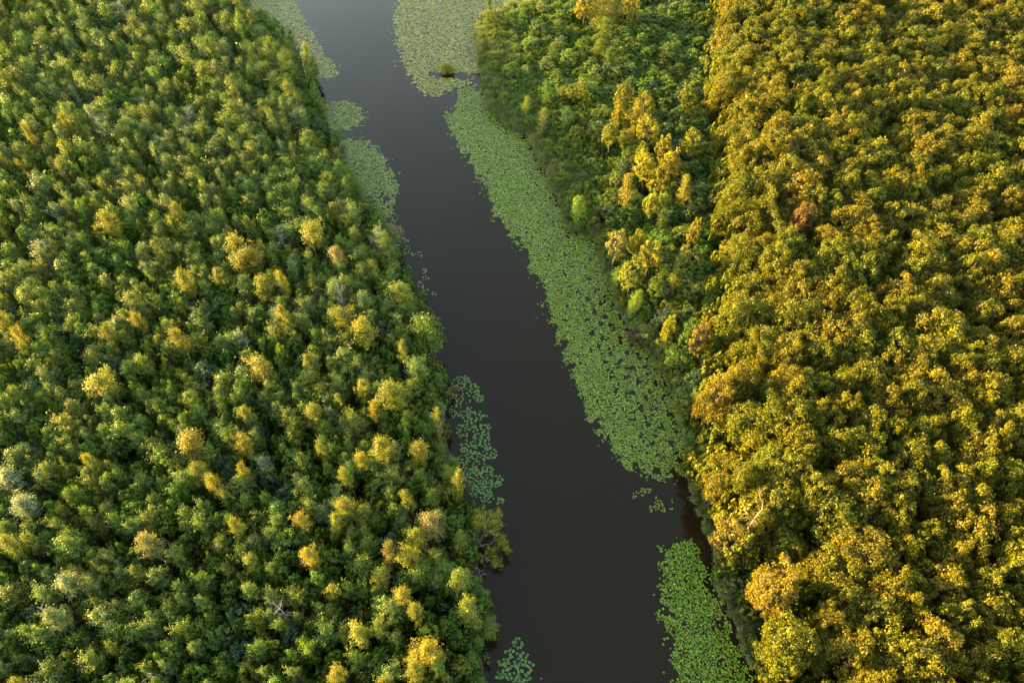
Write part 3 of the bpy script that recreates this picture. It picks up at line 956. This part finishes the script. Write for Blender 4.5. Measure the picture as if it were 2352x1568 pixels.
PADLIST = []     # x, y, z, size, rgb, tiltx, tilty, bed
BED_RGB = {k: tuple(np.array(q) * np.array((1.4, 1.18, 0.85))) for k, q in {'upper left': (0.150, 0.215, 0.100), 'small oval': (0.105, 0.190, 0.062), 'big left': (0.105, 0.185, 0.070), 'upper right': (0.145, 0.205, 0.085), 'long right': (0.085, 0.175, 0.040), 'lower right': (0.070, 0.165, 0.022),  # upper beds paler: sky reflection is mixed into their leaf colour
           'left': (0.046, 0.122, 0.044), 'bottom': (0.050, 0.124, 0.046), 'isle': (0.075, 0.160, 0.080), 'mid right': (0.075, 0.140, 0.035), 'stray': (0.085, 0.160, 0.045)}.items()}
seed = 10
for bed, (poly, size, cover) in POLY.items():
    seed += 1
    w = [tuple(at(u, v)[:2]) for u, v in poly]
    a = np.array(w)
    lo, hi = a.min(0) - 1.5, a.max(0) + 1.5
    area = (hi - lo).prod()
    spacing = size * 0.80
    nn = int(area / (spacing ** 2) * 3.2)
    q = rng.uniform(lo, hi, (nn, 2))
    jit = np.stack([blotch(q, 4.0, seed + 50), blotch(q, 4.0, seed + 90)], 1) * 0.8 + rng.normal(size=q.shape) * 0.3 * (rng.random((nn, 1)) < 0.5) + rng.normal(size=q.shape) * 0.9 * (rng.random((nn, 1)) < 0.08)
    q = q[inside(w, q + jit)]
    hole = blotch(q, 3.5, seed) + 0.6 * blotch(q, 1.3, seed + 200)
    vy = seen(np.column_stack([q, np.zeros(len(q))]))[1]
    thin = np.interp(vy, [0, 620, 700, 1050], [1.35, 1.35, 0.55, 0.75]) if bed == 'long right' else np.full(len(q), {'upper left': 1.5, 'small oval': 1.6, 'big left': 1.25, 'upper right': 1.3, 'lower right': 1.5}.get(bed, 1.2))
    if bed == 'long right':          # the open water side of the bed is the densest
        uu = seen(np.column_stack([q, np.zeros(len(q))]))[0]
        le = np.interp(vy, [205, 300, 400, 500, 600, 700, 800, 900, 1000, 1080], [1040, 1035, 1100, 1140, 1215, 1255, 1300, 1335, 1395, 1450])
        thin = np.where(uu - le < 70, np.maximum(thin, 1.25), thin)
    if bed == 'big left':
        thin = np.where(vy > 440, 0.35, thin)
    keep = hole < thin
    if bed == 'upper right':
        uu = seen(np.column_stack([q, np.zeros(len(q))]))[0]
        keep &= ~((uu > 985) & (uu < 1082 + 8 * hole) & (vy > 166 + 3 * hole) & (vy < 181 + 3 * hole))
    q, hole, vy = q[keep], hole[keep], vy[keep]
    ps = Plan(1.0)
    for (x, y), hv in zip(q, hole):
        s = size * rng.uniform(0.62, 1.28)
        if x < float(xL(y)) - 0.4 or x > float(xR(y)) + 0.3 or not ps.ok(x, y, s * 0.66):
            continue
        ps.add(x, y, s * 0.66)
        c = np.array(BED_RGB[bed]) * rng.uniform(0.58, 1.36) * np.array((rng.uniform(0.85, 1.25), 1, 1))
        z = rng.random()
        if z < 0.03:
            c = np.array((0.17, 0.165, 0.035)) * rng.uniform(.7, 1.1)
        elif z < 0.036:
            c = np.array((0.20, 0.08, 0.03))
        elif z < 0.2:
            c = c * np.array((1.35, 1.08, 0.9))
        dense = hv < 0.2
        lift = rng.uniform(0.0, 0.22) if dense and rng.random() < 0.5 else 0.0
        tl = 0.28 if lift > 0 else 0.04
        PADLIST.append((x, y, 0.012 + rng.uniform(0, 0.02) + lift, s, c, rng.normal() * tl, rng.normal() * tl, bed))
for bed, (cl, size) in LOOSE.items():
    ps = Plan(1.0)
    for (u, v, rpx, cnt) in cl:
        cnt = int(cnt * (1.7 if bed == 'left' else 1.25))
        for k in range(cnt * 4):
            if cnt <= 0:
                break
            aa, rr = rng.uniform(0, 6.28), math.sqrt(rng.random()) * rpx * 1.15
            x, y = at(u + math.cos(aa) * rr, v + math.sin(aa) * rr)[:2]
            s = size * rng.uniform(0.8, 1.25)
            if x < float(xL(y)) + 0.2 or x > float(xR(y)) or not ps.ok(x, y, s * 0.72):
                continue
            ps.add(x, y, s * 0.8)
            cnt -= 1
            c = np.array(BED_RGB[bed]) * rng.uniform(0.75, 1.3)
            if rng.random() < 0.07:
                c = np.array((0.20, 0.15, 0.04)) * rng.uniform(.7, 1.1)
            PADLIST.append((x, y, 0.014 + rng.uniform(0, 0.02), s, c, rng.normal() * 0.05, rng.normal() * 0.05, bed))
PU, PV, PD = seen(np.array([[q[0], q[1], 0] for q in PADLIST]))
psize = np.array([q[3] for q in PADLIST]) / PD
loose_bonus = np.array([1.25 if q[7] in LOOSE else 1.0 for q in PADLIST])
invw = (PU > 0) & (PU < PW) & (PV > 0) & (PV < PH)
order = np.argsort(-(psize * loose_bonus) * invw)
pick = set(order[:LIMIT].tolist())
PADMARKS = [('top of the bluish raft', 1070, 870), ('upper bluish raft', 1075, 950), ('middle of bluish raft', 1100, 1010), ('lower bluish raft', 1090, 1080), ('foot of the bluish raft', 1125, 1145),
            ('river tip of bluish raft', 1150, 1105), ('top of the bottom raft', 1190, 1470), ('middle of bottom raft', 1185, 1520), ('foot of the bottom raft', 1180, 1560), ('tiny upstream raft', 975, 640),
            ('tiny leaf pair', 955, 583), ('upper small midstream raft', 1475, 1130), ('lower small midstream raft', 1512, 1162), ('head of lower right bed', 1590, 1255), ('left shoulder of right bed', 1535, 1380),
            ('middle of lower right bed', 1600, 1420), ('bottom of lower right bed', 1640, 1540), ('left bank overhang', 905, 520), ('foot of the long bed', 1490, 1080)]
padrec = []
for i in sorted(pick):
    x, y, z, s, c, tx, ty, bed = PADLIST[i]
    o = mesh_obj('lily_pad', PADS[i % 5])
    o.location = (x, y, z)
    o.scale = (s, s, s)
    o.rotation_euler = (tx, ty, rng.uniform(0, 6.28))
    o['tint'] = [float(k) for k in c]
    col = 'rusty' if c[0] > 0.19 and c[1] < 0.1 else ('yellowing' if c[0] > c[1] else ('deep green' if c[1] < 0.125 else 'green'))
    padrec.append(dict(u=float(PU[i]), v=float(PV[i]), col=('small ' if s < 0.34 else 'large ') + col, o=o))
place_words(padrec, lambda t: t['col'] + ' lily pad', PADMARKS, 6)
for t in padrec:
    t['o']['label'], t['o']['category'], t['o']['group'] = t['label'], 'lily pad', 'single lily pads floating on the river'
rest = [i for i in range(len(PADLIST)) if i not in pick]
n = len(rest)
psrc = [[inst_obj('lily_pad', m)] for m in PADS]
scatter('lily_pads', 'beds of green water lily leaves floating along both banks', [(PADLIST[i][0], PADLIST[i][1], PADLIST[i][2]) for i in rest], rng.uniform(0, 6.28, n),
        [(PADLIST[i][3],) * 3 for i in rest], rng.integers(0, 5, n), [PADLIST[i][4] for i in rest], psrc, np.array([(PADLIST[i][5], PADLIST[i][6]) for i in rest]))


# ------------------------------------------------------------------ dead trees and the tree that leans over the water
def dead_tree(name, top_uv, h, label, mat, lean=(0.0, 0.0), branches=7, r0=0.16, forked=False):
    p = at(top_uv[0], top_uv[1], h)
    root = thing(name, (p[0] - lean[0], p[1] - lean[1], 0.4), label, 'dead tree')
    bm = bmesh.new()
    pts = [np.array([lean[0] * f ** 1.3, lean[1] * f ** 1.3, h * f]) + np.append(rng.normal(size=2) * 0.12 * (0 < f < 1), 0) for f in np.linspace(0, 1, 8)]
    tube(bm, pts, [r0 * (1 - 0.8 * f) for f in np.linspace(0, 1, 8)], 7)
    mesh_obj('trunk', bm_mesh('trunk', bm, mat), root)
    for k in range(branches):
        f = rng.uniform(0.45, 0.95)
        b = np.array([np.interp(f, np.linspace(0, 1, 8), [q[j] for q in pts]) for j in range(3)])
        a = k * 2.4 + rng.normal() * 0.3
        L = rng.uniform(0.7, 1.7) * (1.25 - f)* 1.6
        e = b + np.array([math.cos(a) * L, math.sin(a) * L, L * rng.uniform(0.5, 1.1)])
        bm = bmesh.new()
        w = wander(b, e, 4, 0.07 * L)
        tube(bm, w, [0.038, 0.03, 0.022, 0.014, 0.006], 5)
        for j in range(11):
            q = np.array(w[1 + j % 4])
            tube(bm, wander(q, q + rng.normal(size=3) * 0.4 * L + np.array([0, 0, 0.3 * L]), 2, 0.04), [0.016, 0.010, 0.004], 3)
        mesh_obj('branch', bm_mesh('branch', bm, mat), root)
    return root


dead_tree('dead_birch', (640, 228), 13.5, 'bare pale birch pole leaning out of the wood near the small oval lily patch', M_WBARK, (-0.6, 0.4), 4, 0.12)
dead_tree('dead_birch', (588, 128), 13.0, 'thin bare birch pole standing at the upper left water edge', M_WBARK, (0.3, 0.2), 3, 0.10)
dead_tree('dead_birch', (690, 120), 13.0, 'white bare birch pole in front of the upper left lily bed', M_WBARK, (0.2, 0.2), 3, 0.10)
dead_tree('dead_birch', (662, 215), 11.5, 'leafless twiggy grey birch right beside a small pinkish crown', M_DEAD, (0.2, 0.2), 9, 0.12)
dead_tree('dead_birch', (452, 100), 14.0, 'slim pale dead birch among the olive birches at the top', M_WBARK, (0.3, 0.1), 3, 0.10)
dead_tree('dead_birch', (775, 650), 13.5, 'leafless grey twiggy birch above the tall golden birch on the left bank', M_DEAD, (0.1, 0.3), 12, 0.14)
dead_tree('dead_birch', (90, 1395), 13.2, 'leafless grey twiggy birch beside the pale grey green birch at lower left', M_DEAD, (-0.4, 0.2), 12, 0.14)
dead_tree('dead_birch', (630, 1386), 12.0, 'grey bare branched birch between green crowns near the bottom', M_DEAD, (-0.3, 0.0), 10, 0.13)
dead_tree('dead_birch', (325, 1540), 10.5, 'bare grey birch leaning strongly towards the lower left corner', M_DEAD, (-2.2, -0.2), 3, 0.09)

# the barkless forked snag at the edge of the oaks
p = at(1722, 1208, 12.0)
sn = thing('dead_oak', (p[0], p[1], 0.5), 'bare forked snag with reddish barkless limbs at the edge of the oaks', 'dead tree')
bm = bmesh.new()
tube(bm, [(0.2, -0.3, 0), (0.1, -0.2, 5), (0, 0, 11), (0.3, 0.4, 12.6)], [0.28, 0.22, 0.15, 0.11], 8)
for q_, e_ in (((0.1, 0.1, 11.4), (0.9, -0.2, 12.2)), ((0.75, 0.85, 13.5), (0.7, 0.2, 14.1)), ((1.2, 1.5, 14.4), (1.8, 1.7, 14.8))):
    tube(bm, wander(q_, e_, 3, 0.06), [0.045, 0.035, 0.025, 0.012], 5)
mesh_obj('trunk', bm_mesh('trunk', bm, M_RDEAD), sn)
bm = bmesh.new()
tube(bm, [(0.3, 0.4, 12.6), (0.8, 0.9, 13.6), (1.25, 1.3, 14.1), (1.2, 1.9, 14.9), (0.7, 2.4, 15.6), (0.75, 2.9, 16.2), (0.55, 3.2, 16.6)], [0.10, 0.085, 0.075, 0.055, 0.05, 0.04, 0.03], 7)
tube(bm, [(0.75, 2.9, 16.2), (0.4, 2.9, 16.3)], [0.07, 0.03], 5)
mesh_obj('limb', bm_mesh('limb', bm, M_RDEAD), sn)
bm = bmesh.new()
tube(bm, [(0.3, 0.4, 12.6), (-0.4, 0.8, 13.3), (-0.9, 1.0, 13.7), (-1.15, 1.4, 14.1)], [0.06, 0.045, 0.035, 0.025], 6)
mesh_obj('limb', bm_mesh('limb', bm, M_RDEAD), sn)

# leaning tree over the water on the left bank
p = at(1088, 1285, 0.3)
lt = thing('leaning_alder', (p[0], p[1], 0.2), 'yellow green tree leaning out over the water below the loose lily raft', 'tree')
bm = bmesh.new()
TP = at(1120, 1195, 5.0) - np.array([p[0], p[1], 0.2])
TP2 = at(1150, 1240, 3.0) - np.array([p[0], p[1], 0.2])
TP3 = at(1142, 1293, 1.6) - np.array([p[0], p[1], 0.2])
w1 = wander((0, 0, 0), TP, 6, 0.12)
tube(bm, w1, np.linspace(0.2, 0.05, 7), 7)
mesh_obj('trunk', bm_mesh('trunk', bm, M_DBARK), lt)
for tp in (TP2, TP3):
    bm = bmesh.new()
    w2 = wander(w1[2] if tp is TP2 else w1[1], tp, 5, 0.12)
    tube(bm, w2, np.linspace(0.07, 0.015, 6), 6)
    for j in range(7):
        q = np.array(w2[1 + j % 4])
        tube(bm, wander(q, q + rng.normal(size=3) * np.array([.7, .7, .35]), 3, 0.06), [0.02, 0.014, 0.009, 0.004], 4)
    mesh_obj('limb', bm_mesh('limb', bm, M_DEAD), lt)
C, N = [], []
for (cc, rr, m) in ((TP + np.array([-1.0, 0.3, 0.2]), 1.9, 34), (TP + np.array([1.2, 0.5, -0.1]), 1.8, 30), (TP + np.array([0.4, -1.0, -0.4]), 1.6, 20), (TP2, 1.1, 16), (TP2 + np.array([0.6, -1.1, -0.2]), 0.9, 12), (TP3, 1.0, 16), (TP2 * 0.5 + TP3 * 0.5 + np.array([-1.2, 0, 0]), 1.2, 10)):
    for s in range(m):
        sd = unit(rng.normal(size=3))
        sc = cc + sd * rr * rng.uniform(0.3, 1.0) * np.array([1, 1, 0.5])
        ld = unit(rng.normal(size=(26, 3)) + np.array([0, 0, 0.5]))
        C.append(sc + ld * 0.5 * rng.uniform(0.2, 1.2, (26, 1)) * np.array([1, 1, 0.6]))
        N.append(ld + rng.normal(size=(26, 3)) * 0.4)
C, N = np.concatenate(C), np.concatenate(N)
o = mesh_obj('crown', leaf_mesh('crown', C, N, rng.uniform(0.15, 0.26, len(C)), rng.uniform(0.09, 0.16, len(C)), M_ALDER), lt)
o['tint'] = [0.190, 0.205, 0.026]
bm = bmesh.new()
a0 = at(1085, 1300, 0.6); a1 = at(1118, 1318, 0.25)
root = thing('fallen_branch', (a0[0], a0[1], 0), 'bare grey fallen branch lying in the shallows under the leaning tree', 'branch')
w3 = wander((0, 0, 0.6), (a1[0] - a0[0], a1[1] - a0[1], 0.12), 6, 0.12)
tube(bm, w3, np.linspace(0.075, 0.02, 7), 6)
mesh_obj('limb', bm_mesh('limb', bm, M_DEAD), root)
for j in range(5):
    bm = bmesh.new()
    q = np.array(w3[1 + j])
    tube(bm, wander(q, q + np.array([rng.normal() * 0.9, rng.normal() * 0.9, rng.uniform(-0.1, 0.4)]), 3, 0.06), [0.04, 0.028, 0.018, 0.006], 5)
    mesh_obj('twig', bm_mesh('twig', bm, M_DEAD), root)
print('TREES', {k: (len(INDIV[k]), len(REST[k])) for k in INDIV}, 'pads', len(PADLIST), 'under', len(up), 'reeds', len(rp))
